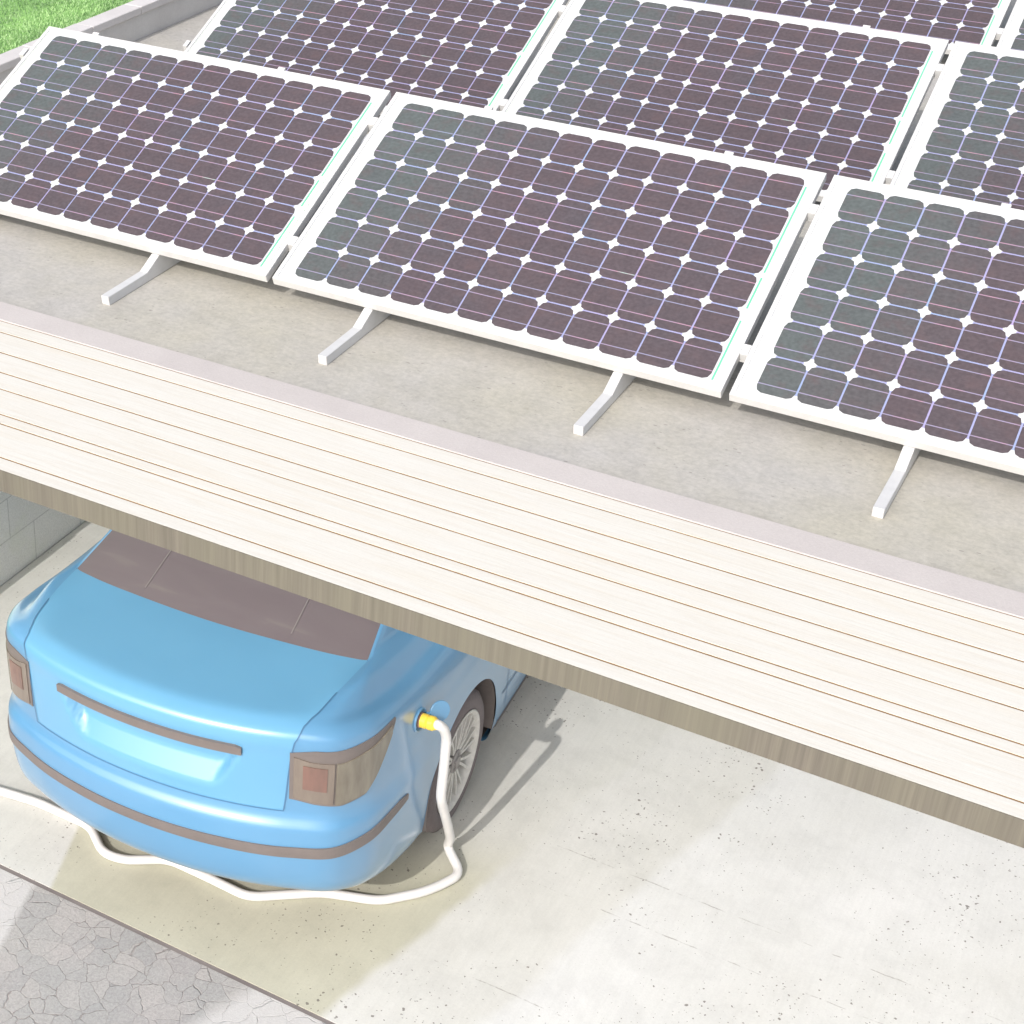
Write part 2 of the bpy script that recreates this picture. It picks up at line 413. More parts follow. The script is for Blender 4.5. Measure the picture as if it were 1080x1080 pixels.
# retaining wall with coping, lawn behind
t = empty('retaining_wall', (-2.4, 2, G))
tag(t, 'grey block retaining wall with pale coping stones between lawn and carport', 'wall')
def local(mb, o):
    mb.v = [(x - o.location.x, y - o.location.y, z - o.location.z) for x, y, z in mb.v]; return mb
YS = .72; ZL = -2.12          # unseen lower terrace south of YS, shaped to let sun onto the driveway
mb = MB(); mb.box(-2.46, -2.29, YS, 12, G - .02, -.20); mb.box(-2.46, -2.29, -9, YS - .002, G - .02, ZL); mb.box(-12, -2.462, YS, YS + .17, ZL - .1, -.20)
local(mb, t).build('block_face', M['blocks'], t)
mb = MB(); mb.box(-2.445, -2.36, YS, 12, -.199, .004); mb.box(-12, -2.447, YS + .01, YS + .15, -.199, .004); local(mb, t).build('parapet', M['parapet'], t)
mb = MB(); y = YS
while y < 12:
    L = .44 + random.uniform(-.01, .01)
    mb.box(-2.452, -2.343 + random.uniform(-.0015, .0015), y + .002, y + L - .002, .005, .045 + random.uniform(-.002, .002)); y += L
y = -9
while y < YS - .45:
    mb.box(-2.47, -2.28, y + .002, y + .438, ZL + .001, ZL + .04); y += .44
local(mb, t).build('coping', M['coping'], t, bevel=.003, seg=1)
lw = MB(); lw.box(-300, -2.456, YS + .17, 300, -.28, .022); lw.box(-300, -12.01, -300, YS + .16, -.28, .022); lw.box(-11.99, -2.472, -300, YS - .001, ZL - .3, ZL + .02)
lw.build('lawn', M['lawn'])['kind'] = 'structure'
# real blades where the photo can see them
def grass():
    rng = np.random.default_rng(3); N = 150000
    x = -2.462 - rng.random(N) ** 1.3 * 3.2; y = 0.75 + rng.random(N) * 7.5
    h = .009 + .011 * rng.random(N); a = rng.random(N) * 2 * math.pi; wd = .0016 + .0012 * rng.random(N)
    lx = (rng.random(N) - .5) * .022; ly = (rng.random(N) - .5) * .022
    dx, dy = np.cos(a) * wd, np.sin(a) * wd; z0 = np.full(N, .021)
    V = np.empty((N, 5, 3))
    V[:, 0] = np.stack([x - dx, y - dy, z0], 1); V[:, 1] = np.stack([x + dx, y + dy, z0], 1)
    V[:, 2] = np.stack([x + dx * .7 + lx * .4, y + dy * .7 + ly * .4, z0 + h * .6], 1)
    V[:, 3] = np.stack([x + lx, y + ly, z0 + h], 1)
    V[:, 4] = np.stack([x - dx * .7 + lx * .4, y - dy * .7 + ly * .4, z0 + h * .6], 1)
    me = bpy.data.meshes.new('grass'); me.vertices.add(N * 5); me.vertices.foreach_set('co', V.ravel())
    me.loops.add(N * 5); me.loops.foreach_set('vertex_index', np.arange(N * 5, dtype=np.int32))
    me.polygons.add(N); me.polygons.foreach_set('loop_start', np.arange(0, N * 5, 5, dtype=np.int32))
    me.polygons.foreach_set('loop_total', np.full(N, 5, dtype=np.int32)); me.update(); me.validate()
    o = link('grass', me, M['blade']); tag(o, 'short bright green lawn grass behind the coping stones', 'grass', kind='stuff')
grass()

# carport roof
XR = 5.6; XL = -2.357
roof = empty('carport', (1.5, 3, G))
tag(roof, 'flat carport roof with concrete deck, pale plank strip and brown wooden fascia', 'carport')
ly = 9.5
local(MB().box(XL, XR, -.53, ly, -.20, DZ), roof).build('roof_deck', M['deck'], roof)
local(MB().box(XL, XR, -1.34, ly, -.215, -.2005), roof).build('bounce_ceiling', M['bounce_ceiling'], roof)  # unseen white surface, added to bounce light onto the car
local(MB().box(XL, XR, -.6547, -.531, -.199, -.1196), roof).build('kerb_trim', M['trim'], roof, bevel=.003, seg=1)
mb = MB(); gy = [-.6585, -.7323, -.8575, -.9746, -1.0693, -1.2064, -1.2558, -1.4236, -1.4866]
for a, b in zip(gy[:-1], gy[1:]):
    mb.box(XL, XR, b + .0046, a - .0046, -.1225, -.12 + random.uniform(-.0002, .0002))
local(mb, roof).build('plank_strip', M['planks'], roof)
local(MB().box(XL, XR, -1.4825, -.6555, -.195, -.1226), roof).build('plank_bed', M['joint'], roof)
local(MB().box(XL, XR, -1.4860, -1.4832, -.196, -.1204), roof).build('fascia_board', M['fascia'], roof)
for px, py in ((5.35, -1.2), (5.35, 4.0), (5.35, 9.2), (1.6, 9.2), (-2.1, 9.2)):
    local(MB().box(px - .06, px + .06, py - .06, py + .06, G, -.2155), roof).build('post', M['fascia'], roof, bevel=.005, seg=1)

# ------------------------------------------------------------------ solar panels
def slope(x, s, h=0):       # panel coordinates -> local coordinates
    return (x, s * CT - h * ST, s * ST + h * CT)
X0, X1, S0, S1 = -.063, 1.587, -.034, .991
def make_panel():
    root = empty('solar_panel')
    # parts live in the tilted frame of the panel
    def part(mb, name, mat, **k):
        o = mb.build(name, mat, root, **k); o.rotation_euler = (T, 0, 0); return o
    fw = .016; mb = MB()
    mb.box(X0, X1, S0, S0 + fw, -.034, 0); mb.box(X0, X1, S1 - fw, S1, -.034, 0)
    mb.box(X0, X0 + fw, S0 + fw, S1 - fw, -.034, 0); mb.box(X1 - fw, X1, S0 + fw, S1 - fw, -.034, 0)
    part(mb, 'frame', M['white_metal'], bevel=.0012, seg=1)
    part(MB().box(X0 + fw, X1 - fw, S0 + fw, S1 - fw, -.012, -.004), 'backsheet', M['backsheet'])
    g, cx, cy = .0030, .0215, .0270
    mb = MB(); z = -.0025
    W = 12 * PX; H = 6 * PS
    for i in range(12):
        for j in range(6):
            a, b, c, d = i * PX + g, (i + 1) * PX - g, j * PS + g, (j + 1) * PS - g
            pts = [(a + cx, c), (b - cx, c), (b - cx * .30, c + cy * .30), (b, c + cy), (b, d - cy), (b - cx * .30, d - cy * .30), (b - cx, d), (a + cx, d), (a + cx * .30, d - cy * .30), (a, d - cy), (a, c + cy), (a + cx * .30, c + cy * .30)]
            mb.add([(x, y, z) for x, y in pts], [tuple(range(12))])
    part(mb, 'solar_cells', M['cells'])
    mb = MB(); xr = W + .0045
    for c, d in ((.03, 1.7), (2.05, 2.95), (3.1, 5.75)):
        mb.add([(xr, c * PS, z), (xr + .0055, c * PS, z), (xr + .0055, d * PS, z), (xr, d * PS, z)], [(0, 1, 2, 3)])
    part(mb, 'mint_line', M['green_line'])
    mb = MB(); e = .026
    for x in (-.063 + e - .004, 1.587 - e + .004):
        mb.add([(x - .0012, S0 + e, z), (x + .0012, S0 + e, z), (x + .0012, S1 - e, z), (x - .0012, S1 - e, z)], [(0, 1, 2, 3)])
    mb.add([(X0 + e, S1 - e - .001, z), (X1 - e, S1 - e - .001, z), (X1 - e, S1 - e + .001, z), (X0 + e, S1 - e + .001, z)], [(0, 1, 2, 3)])
    part(mb, 'border_line', M['cream_line'])
    return root

def make_bracket():
    root = empty('mounting_bracket')
    h = .0165
    # y, z profile relative to deck level; the sloping bar follows the underside of the panel
    def under(y): return (y * math.tan(T)) - .034 / CT - .003 - DZ
    y1 = .03; y2 = .93
    low = [(-.338, 0), (.20, 0), (.20, under(.20)), (y1, under(y1)), (-.095, .038), (-.345, .036)]
    mb = MB(); mb.prism(low, -h, h)
    bar = [(.20, under(.20) - .045), (y2, under(y2) - .045), (y2, under(y2)), (.20, under(.20))]
    mb.prism(bar, -h, h)
    mb.prism([(.20, 0), (y2, 0), (y2, .035), (.20, .035)], -h, h)
    mb.prism([(y2 - .045, .035), (y2, .035), (y2, under(y2) - .045), (y2 - .045, under(y2) - .045 - .045 * math.tan(T))], -h, h)
    mb.build('bracket_frame', M['white_shade'], root, bevel=.0015, seg=1)
    mb = MB(); mb.box(-.0155, .0155, S1 + .001, S1 + .014, -.034, .0015)
    o = mb.build('end_clamp', M['white_metal'], root, bevel=.001, seg=1); o.rotation_euler = (T, 0, 0); o.location = (0, 0, -DZ)
    return root

P = 1.67617
rows = [('front', 0, 0, (-1, 0, 1, 2)), ('second', 1.85067, .0112, (-1, 0, 1, 2)), ('third', 4.1887, -.0134, (0, 1, 2))]
plab = {
 ('front', -1): 'leftmost solar panel of the front row, beside the lawn coping',
 ('front', 0): 'middle solar panel of the front row, the one seen whole',
 ('front', 1): 'front row solar panel cut off by the right picture edge',
 ('front', 2): 'front row solar panel beyond the right picture edge',
 ('second', -1): 'second row solar panel behind the leftmost front one, its top cut off',
 ('second', 0): 'second row solar panel behind the middle and right front panels',
 ('second', 1): 'second row solar panel cut off by the right picture edge, above the front right one',
 ('second', 2): 'second row solar panel beyond the right picture edge',
 ('third', 0): 'third row solar panel showing its lowest cells at the top right picture edge',
 ('third', 1): 'third row solar panel in the very top right corner of the photo',
 ('third', 2): 'third row solar panel beyond the top right corner'}
proto = None; bproto = None
for rn, ry, rx, cols in rows:
    for c in cols:
        if (rn, c) in (('front', 2), ('second', 2), ('third', 2)): continue
        if proto is None: proto = p = make_panel()
        else: p = copy_tree(proto)
        p.location = (rx + c * P, ry, 0)
        tag(p, plab[(rn, c)], 'solar panel', 'white framed solar panels in rows on the carport roof')
for rn, ry, rx, cols in rows:
    for bx in (-1.512, -.598, .305, 1.227, 2.151, 3.07):
        if rn == 'third' and bx < 0: continue
        if bproto is None: bproto = b = make_bracket()
        else: b = copy_tree(bproto)
        b.location = (bx + rx + .0165, ry, DZ)
        k = [-1.512, -.598, .305, 1.227, 2.151, 3.07].index(bx)
        if rn == 'front':
            lab = ['white bracket under the left part of the leftmost front panel, foot past the edge',
                   'white bracket foot sticking out below the leftmost front panel',
                   'white bracket foot below the left part of the middle front panel',
                   'white bracket foot below the right part of the middle front panel',
                   'rightmost visible white bracket foot, below the panel cut by the right edge',
                   'white bracket under the front right panel beyond the picture edge'][k]
        else:
            lab = '%s row white bracket hidden under %s' % (rn, ['the left end of its leftmost panel', 'the right end of its leftmost panel', 'the left part of its middle panel', 'the right part of its middle panel', 'the left part of its right panel', 'the right end of its right panel'][k])
        tag(b, lab, 'bracket', 'white mounting brackets carrying the panels')
for rn, ry, rx, cols in rows:
    a = cols[0] * P + X0 - .03 + rx; bq = 1 * P + X1 + .03 + rx
    for s, nm in ((.155, 'lower'), (.815, 'upper')):
        r = MB().box(0, bq - a, s - .022, s + .022, -.040, -.0345).box(0, .022, s - .022, s + .022, -.0345, .001)
        # clamps that fill the gaps between neighbouring panels
        for c in cols[:-1]:
            if c >= 1: continue
            g0 = c * P + X1 + rx - a + .0005; g1 = (c + 1) * P + X0 + rx - a - .0005
            r.box(g0, g1, s - .022, s + .022, -.034, .0008)
        o = r.build('mounting_rail', M['white_metal'], None, bevel=.0008, seg=1)
        o.location = (a, ry, 0); o.rotation_euler = (T, 0, 0)
        tag(o, '%s white rail and clamps under the %s row of solar panels' % (nm, rn), 'rail', 'white rails under the solar panels')

# ------------------------------------------------------------------ car
CARM = (Matrix.Translation((0, 0, 0)))
nv = Vector((math.cos(TH), math.sin(TH), 0)); tv = Vector((-math.sin(TH), math.cos(TH), 0)); M0 = -0.243774
car = empty('parked_car', tuple(nv * M0 + tv * 1.6 + Vector((0, 0, G))), TH)
tag(car, 'light blue sedan parked under the carport, charging plug in its rear side', 'car')
YO = 1.6                                              # car-frame y of the root
def cl(p): return (p[0], p[1] - YO, p[2])
BASE = [(0, -.715), (.3, -.692), (.6, -.612), (.742, -.54), (.818, -.42), (.857, -.25), (.878, -.05), (.890, .25), (.895, .50), (.9, .95), (.9, 1.6), (.9, 2.3), (.897, 2.75), (.892, 3.1), (.88, 3.45), (.845, 3.66), (.74, 3.84), (.5, 3.95), (.25, 4.0), (0, 4.02)]
GB = [(0, -.174, 1.218), (.3, -.165, 1.221), (.58, -.142, 1.226), (.672, -.12, 1.228), (.680, -.075, 1.232), (.684, .02, 1.228), (.688, .12, 1.215), (.694, .3, 1.185), (.70, .55, 1.16), (.705, .95, 1.14), (.705, 1.55, 1.125), (.705, 2.1, 1.11), (.705, 2.42, 1.05), (.665, 2.58, 1.045), (.6, 2.68, 1.04), (.5, 2.75, 1.04), (.39, 2.79, 1.04), (.26, 2.82, 1.04), (.13, 2.835, 1.04), (0, 2.84, 1.04)]
RF = [(0, .56, 1.455), (.27, .57, 1.45), (.48, .60, 1.44), (.545, .63, 1.43), (.565, .67, 1.425), (.575, .73, 1.42), (.58, .80, 1.42), (.585, .90, 1.42), (.59, 1.0, 1.42), (.592, 1.2, 1.42), (.59, 1.5, 1.42), (.58, 1.75, 1.415), (.56, 1.88, 1.405), (.53, 1.95, 1.40), (.47, 1.99, 1.40), (.4, 2.02, 1.40), (.3, 2.04, 1.405), (.2, 2.05, 1.41), (.1, 2.06, 1.413), (0, 2.06, 1.415)]
NK = 20
B = np.array(BASE); NRM = np.zeros((NK, 2))
for k in range(NK):
    a = B[max(k - 1, 0)].copy(); b = B[min(k + 1, NK - 1)].copy()
    if k == 0: a = B[1] * [-1, 1]
    if k == NK - 1: b = B[NK - 2] * [-1, 1]
    d = b - a; q = np.array([d[1], -d[0]]); NRM[k] = q / np.hypot(*q)
# outward = to the right of the direction of travel (rear centre -> corner -> forward)
if NRM[9][0] < 0: NRM *= -1
wr = [1, 1, 1, .95, .75, .45, .2, .05] + [0] * 12
wf = [0] * 13 + [.1, .3, .6, .85, 1, 1, 1]
RINGS = [  # rear (z, off), side (z, off), front (z, off)
 ((.34, -.30), (.20, -.30), (.22, -.30)), ((.345, -.07), (.185, -.05), (.22, -.06)), ((.40, -.012), (.235, -.012), (.27, -.01)),
 ((.50, .012), (.36, 0), (.36, .01)), ((.58, .022), (.46, .0), (.46, .02)), ((.64, .028), (.55, .002), (.54, .02)),
 ((.725, .026), (.65, .004), (.60, .015)), ((.765, .004), (.72, .004), (.64, .0)), ((.80, -.004), (.78, .002), (.68, -.01)), ((.87, -.002), (.84, 0), (.70, -.02)),
 ((.98, .002), (.90, -.006), (.73, -.035)), ((1.07, .004), (.95, -.010), (.76, -.05)), ((1.125, .008), (.995, -.020), (.785, -.07)), ((1.165, .003), (1.035, -.036), (.81, -.10)),
 ((1.196, -.035), (1.068, -.060), (.83, -.14)), ((1.212, -.085), (1.092, -.092), (.85, -.20))]
RINGS[0:0] = []
NR1 = len(RINGS)
CP = []
for r, (a, s, f) in enumerate(RINGS):
    row = []
    for k in range(NK):
        ws = 1 - wr[k] - wf[k]
        z = a[0] * wr[k] + s[0] * ws + f[0] * wf[k]; off = a[1] * wr[k] + s[1] * ws + f[1] * wf[k]
        if k in (3, 4, 5, 6, 7) and r in (12, 13, 14): z += [0, 0, 0, .0, .01, .018, .015, .005][k]
        row.append([B[k][0] + NRM[k][0] * off if k not in (0, NK - 1) else 0, B[k][1] + NRM[k][1] * off, z])
    CP.append(row)
CP = [np.array(r) for r in CP]
top = CP[-1]; gb = np.array(GB); rf = np.array(RF)
m1 = top * .5 + gb * .5; m1[:, 2] += .012 + np.array(wf) * .03 ; m1[:4, 2] -= .012; m1[3:8, 2] += .016
CP.append(m1); CP.append(gb); IG = len(CP) - 1
m2 = gb * .5 + rf * .5; m2[:, 2] += .012; m2[:, :2] += NRM * .012; m2[0, 0] = m2[-1, 0] = 0
CP.append(m2); CP.append(rf); IR = len(CP) - 1
c1 = rf.copy(); c1[:, 0] *= .88; c1[:, 1] = 1.31 + (c1[:, 1] - 1.31) * .9; c1[:, 2] += .018
c2 = rf.copy(); c2[:, 0] *= .45; c2[:, 1] = 1.31 + (c2[:, 1] - 1.31) * .6; c2[:, 2] = 1.462
c3 = rf.copy(); c3[:, 0] = 0; c3[:, 1] = 1.31 + (c3[:, 1] - 1.31) * .3; c3[:, 2] = 1.475
CP += [c1, c2, c3]
CP = np.array(CP)                                   # rings x keys x 3
NRT = len(CP)

def pchip_table(X, Y):
    X = np.asarray(X, float); h = np.diff(X); sh = (len(h),) + (1,) * (Y.ndim - 1); hh = h.reshape(sh)
    d = np.diff(Y, axis=0) / hh; m = np.zeros_like(Y)
    a, b = d[:-1], d[1:]; w1 = 2 * hh[1:] + hh[:-1]; w2 = hh[1:] + 2 * hh[:-1]
    with np.errstate(divide='ignore', invalid='ignore'):
        mm = np.where(a * b > 0, (w1 + w2) / (w1 / a + w2 / b), 0)
    m[1:-1] = np.nan_to_num(mm); m[0] = d[0]; m[-1] = d[-1]
    return X, Y, m
def catmull_table(X, Y):
    X = np.asarray(X, float); m = np.zeros_like(Y); h = np.diff(X); sh = (len(h),) + (1,) * (Y.ndim - 1); hh = h.reshape(sh)
    d = np.diff(Y, axis=0) / hh
    m[1:-1] = (d[:-1] * hh[1:] + d[1:] * hh[:-1]) / (hh[1:] + hh[:-1]); m[0] = d[0]; m[-1] = d[-1]
    return X, Y, m
def ev(tab, x):
    X, Y, m = tab; i = int(min(max(np.searchsorted(X, x, 'right') - 1, 0), len(X) - 2)); h = X[i + 1] - X[i]; t = (x - X[i]) / h
    return (2*t**3 - 3*t*t + 1) * Y[i] + (t**3 - 2*t*t + t) * h * m[i] + (-2*t**3 + 3*t*t) * Y[i+1] + (t**3 - t*t) * h * m[i+1]
SB = np.concatenate([[0], np.cumsum(np.hypot(*np.diff(B, axis=0).T))])
# across keys: catmull on arc length, with flat tangent at both centre lines for y,z
KT = catmull_table(SB, np.swapaxes(CP, 0, 1))       # keys first
for e in (0, -1): KT[2][e][:, 1:] = 0
def column(k):                                      # k float key index -> rings x 3
    i = int(min(max(math.floor(k), 0), NK - 2)); s = SB[i] + (k - i) * (SB[i + 1] - SB[i])
    return ev(KT, s)
_cc = {}
def coltab(k):
    k = round(k, 5)
    if k not in _cc:
        c = column(k); 
        _cc[k] = (catmull_table(np.arange(NR1 + 3), c[:NR1 + 3][:IG + 1]) if False else (pchip_table(np.arange(IG + 1), c[:IG + 1]), pchip_table(np.arange(IG, NRT), c[IG:])))
    return _cc[k]
def niche(p):
    x, y, z = p
    if y > -.3 or not (.86 < z < 1.078) or abs(x) > .42: return p
    hw = .306 + (z - .87) / .2 * .094
    f = min(1, max(0, (hw - abs(x)) / .022)); f = f * f * (3 - 2 * f)
    q = (z - .868) / .2; q = min(1, max(0, q))
    dep = .056 * min(1, q / .5)
    if z > 1.064: dep *= max(0, (1.078 - z) / .014)
    return np.array([x, y + dep * f, z])
def S(k, r, side=1, raw=False):
    a, b = coltab(k)
    p = ev(a, r) if r <= IG else ev(b, r)
    p = p.copy()
    if not raw: p = niche(p)
    p[0] *= side
    return p
def r_of_z(k, z):
    lo, hi = 1.0, 15.0
    for _ in range(30):
        m = (lo + hi) / 2
        if S(k, m, 1, True)[2] < z: lo = m
        else: hi = m
    return (lo + hi) / 2
def nrm_at(k, r, side=1):
    e = .02; a = S(min(k + e, NK - 1), r, 1, True) - S(max(k - e, 0), r, 1, True); b = S(k, r + e, 1, True) - S(k, max(r - e, 0), 1, True)
    q = np.cross(a, b); q /= np.linalg.norm(q) + 1e-12
    if q[0] * (S(k, r, 1, True)[0]) + q[1] * (-1 if k < 4 else (1 if k > 14 else 0)) < 0: q = -q
    return q * [side, 1, 1]

# parameter grids
kk = []
for i in range(NK - 1):
    L = SB[i + 1] - SB[i]; n_ = max(2, int(math.ceil(L / (.022 if i < 10 else .03))))
    kk += [i + j / n_ for j in range(n_)]
kk.append(NK - 1.0)
rr = []
for i in range(NRT - 1):
    n_ = {9: 7, 10: 7, 11: 5, 15: 8, 16: 8, 17: 8, 18: 8, 0: 3}.get(i, 4)
    rr += [i + j / n_ for j in range(n_)]
rr.append(NRT - 1.0)

# greenhouse windows in (k, r) space: list of (name, k0, k1, r0, r1)
WIN = [('rear_window', -1, 2.0, IG, IG + 1.86), ('quarter_window', 7.35, 8.5, IG + .25, IG + 1.7), ('rear_side_window', 8.62, 9.95, IG + .15, IG + 1.75), ('front_side_window', 10.08, 11.8, IG + .15, IG + 1.75), ('windshield', 13.6, 20, IG, IG + 1.86)]
HUBS = [(.49, .33), (3.10, .33)]; AR = .395
def win_of(k, r):
    for i, (nm, a, b, c, d) in enumerate(WIN):
        if a < k < b and c < r < d: return i + 1
    return 0
def warp(k, r):
    p = np.interp(r, [8, 12.5, 14, 15, 16, IG], [1.88, 2.0, 2.2, 2.5, 2.75, 3.0])
    if k <= 2: return k * p / 2
    if k < 5: return p + (k - 2) * (5 - p) / 3
    return k
lid = MB(); under = MB()
body = MB(); wins = {w_[0]: MB() for w_ in WIN}; floor_ = MB()
for side in (1, -1):
    P_ = [[S(warp(k, r), r, side) for r in rr] for k in kk]
    # snap to wheel arches
    inside = [[False] * len(rr) for _ in kk]
    for i, k in enumerate(kk):
        for j, r in enumerate(rr):
            p = P_[i][j]
            if r > 11 or abs(p[0]) < .55: continue
            for hy, hz in HUBS:
                if math.hypot(p[1] - hy, p[2] - hz) < AR: inside[i][j] = (hy, hz)
    snapped = [[p.copy() for p in row] for row in P_]
    for i in range(len(kk)):
        for j in range(len(rr)):
            if inside[i][j]:
                nb = any(not inside[a][b] for a in (i - 1, i, i + 1) for b in (j - 1, j, j + 1) if 0 <= a < len(kk) and 0 <= b < len(rr))
                if nb:
                    hy, hz = inside[i][j]; dy, dz = P_[i][j][1] - hy, P_[i][j][2] - hz; q = math.hypot(dy, dz) + 1e-9
                    snapped[i][j][1] = hy + dy / q * AR; snapped[i][j][2] = hz + dz / q * AR
    idx = {}
    def put(mb, key, p):
        d = idx.setdefault(id(mb), {})
        if key not in d: d[key] = len(mb.v); mb.v.append(tuple(cl(p)))
        return d[key]
    for i in range(len(kk) - 1):
        for j in range(len(rr) - 1):
            c4 = [(i, j), (i + 1, j), (i + 1, j + 1), (i, j + 1)]
            if all(inside[a][b] for a, b in c4): continue
            kc, rc = (kk[i] + kk[i + 1]) / 2, (rr[j] + rr[j + 1]) / 2
            wi = win_of(kc, rc)
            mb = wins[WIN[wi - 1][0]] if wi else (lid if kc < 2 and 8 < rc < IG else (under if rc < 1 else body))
            # side glass is two objects per car side, glass front and back are one each
            f = [put(mb, ((side if (a not in (0, len(kk) - 1)) else 0), a, b), snapped[a][b]) for a, b in c4]
            if side < 0: f = f[::-1]
            f = tuple(dict.fromkeys(f))
            if len(f) > 2: mb.f.append(f); mb.m.append(0)
def finish(o, merge=.0005, smooth=True):
    bm = bmesh.new(); bm.from_mesh(o.data); bmesh.ops.remove_doubles(bm, verts=bm.verts, dist=merge)
    bmesh.ops.recalc_face_normals(bm, faces=bm.faces)
    bm.to_mesh(o.data); bm.free()
    for p in o.data.polygons: p.use_smooth = smooth
    return o
bo = finish(body.build('body', M['paint'], car))
finish(lid.build('boot_lid', M['paint_lid_lit'], car)); finish(under.build('floor_pan', M['black_trim'], car))
for nm, mb in wins.items():
    if not mb.f: continue
    if nm in ('rear_window', 'windshield'):
        o = finish(mb.build(nm, M['glass'], car))
    else:
        for sd_ in (1, -1):
            m2_ = MB(); mp = {}
            for f in mb.f:
                if mb.v[f[0]][0] * sd_ > 0:
                    q = []
                    for v in f:
                        if v not in mp: mp[v] = len(m2_.v); m2_.v.append(mb.v[v])
                        q.append(mp[v])
                    m2_.f.append(tuple(q)); m2_.m.append(0)
            finish(m2_.build('side_window', M['glass'], car))
# floor pan and inner wells
mb = MB()
mb.box(-.60, .60, -.35 - YO, 3.75 - YO, .19, .36)
mb.build('underbody', M['black_trim'], car)
for hy, hz in HUBS:
    for sd_ in (1, -1):
        mb = MB(); A_ = []; R_ = AR + .004
        for q in range(33):
            a = math.radians(-12 + 204 * q / 32)
            A_.append([(sd_ * x, hy - YO + R_ * math.cos(a), max(.24, hz + R_ * math.sin(a))) for x in (.892, .80, .61)])
        mb.grid(A_)
        mb.add([(sd_ * .612, hy - YO + R_ * math.cos(math.radians(-12 + 204 * q / 32)), max(.24, hz + R_ * math.sin(math.radians(-12 + 204 * q / 32)))) for q in range(33)], [tuple(range(33))])
        mb.build('wheel_well', M['black_trim'], car)

def ribbon(name, pts, wdt, mat, lift=.003, parent=car, side=1):
    """pts: list of (k, r); a thin strip that follows the body surface"""
    mb = MB(); L = []
    P3 = [S(k, r, side) + nrm_at(k, r, side) * lift for k, r in pts]
    N3 = [nrm_at(k, r, side) for k, r in pts]
    for i, p in enumerate(P3):
        d = P3[min(i + 1, len(P3) - 1)] - P3[max(i - 1, 0)]; c_ = np.cross(N3[i], d); c_ /= np.linalg.norm(c_) + 1e-12
        L.append([cl(p - c_ * wdt / 2), cl(p + c_ * wdt / 2)])
    mb.grid(L); return mb
def lin(a, b, n_): return [a + (b - a) * i / (n_ - 1) for i in range(n_)]
def patch(kfun, n_, zlo, zhi, lift, side, m_=8):
    mb = MB(); Gd = []
    for k in lin(kfun[0], kfun[1], n_):
        a, b = np.interp(k, zlo[0], zlo[1]), np.interp(k, zhi[0], zhi[1])
        ra, rb = r_of_z(k, a), r_of_z(k, b)
        Gd.append([cl(S(k, r, side, True) + nrm_at(k, r, side) * lift) for r in lin(ra, rb, m_)])
    # closed rim so that the piece has thickness
    mb.grid(Gd)
    back = [[(p[0], p[1], p[2]) for p in (row[0], row[-1])] for row in Gd]
    for row_i in (0, -1):
        e = []
        for i, k in enumerate(lin(kfun[0], kfun[1], n_)):
            a = np.interp(k, *(zlo if row_i == 0 else zhi)); r = r_of_z(k, a)
            e.append([Gd[i][row_i], cl(S(k, r, side, True) - nrm_at(k, r, side) * .004)])
        mb.grid(e)
    for i in (0, -1):
        k = kfun[i]; a, b = np.interp(k, *zlo), np.interp(k, *zhi)
        e = [[Gd[i][q], cl(S(k, r, side, True) - nrm_at(k, r, side) * .004)] for q, r in enumerate(lin(r_of_z(k, a), r_of_z(k, b), m_))]
        mb.grid(e)
    return mb
# bumper rub strip
mb = MB()
for side in (1, -1):
    q = patch((0, 5.6), 60, ([0, 3, 4.4, 5.6], [.588, .592, .602, .615]), ([0, 3, 4.4, 5.3, 5.6], [.640, .648, .655, .655, .640]), .006, side, 3)
    mb.add(q.v, q.f)
finish(mb.build('bumper_strip', M['black_trim'], car), smooth=False)
# tail lights: dark housing, red and smoked lenses
ZLO = ([1.95, 2.5, 3.2, 4.0, 4.3, 5.05], [.868, .846, .828, .838, .895, 1.085]); ZHI = ([1.95, 2.5, 3.2, 4.2, 5.05], [1.100, 1.114, 1.108, 1.106, 1.095])
for side in (1, -1):
    tl = finish(patch((1.95, 5.05), 40, ZLO, ZHI, .004, side).build('tail_light', M['black_trim'], car), smooth=False)
    def shr(tab, d): return (tab[0], [v + d for v in tab[1]])
    zt = ([1.95, 2.4, 3.2, 4.2, 4.8, 5.0], [1.085, 1.060, 1.045, 1.062, 1.08, 1.085])
    finish(patch((2.0, 2.95), 14, shr(ZLO, .012), zt, .009, side).build('inner_lens', M['lamp_mid'], tl), smooth=False)
    finish(patch((2.22, 2.78), 10, ([2.2, 2.8], [.93, .915]), ([2.2, 2.8], [1.045, 1.03]), .012, side).build('red_lens', M['lamp_red'], tl), smooth=False)
    finish(patch((3.0, 4.85), 26, shr(ZLO, .010), zt, .009, side).build('outer_lens', M['lamp_smoke'], tl), smooth=False)
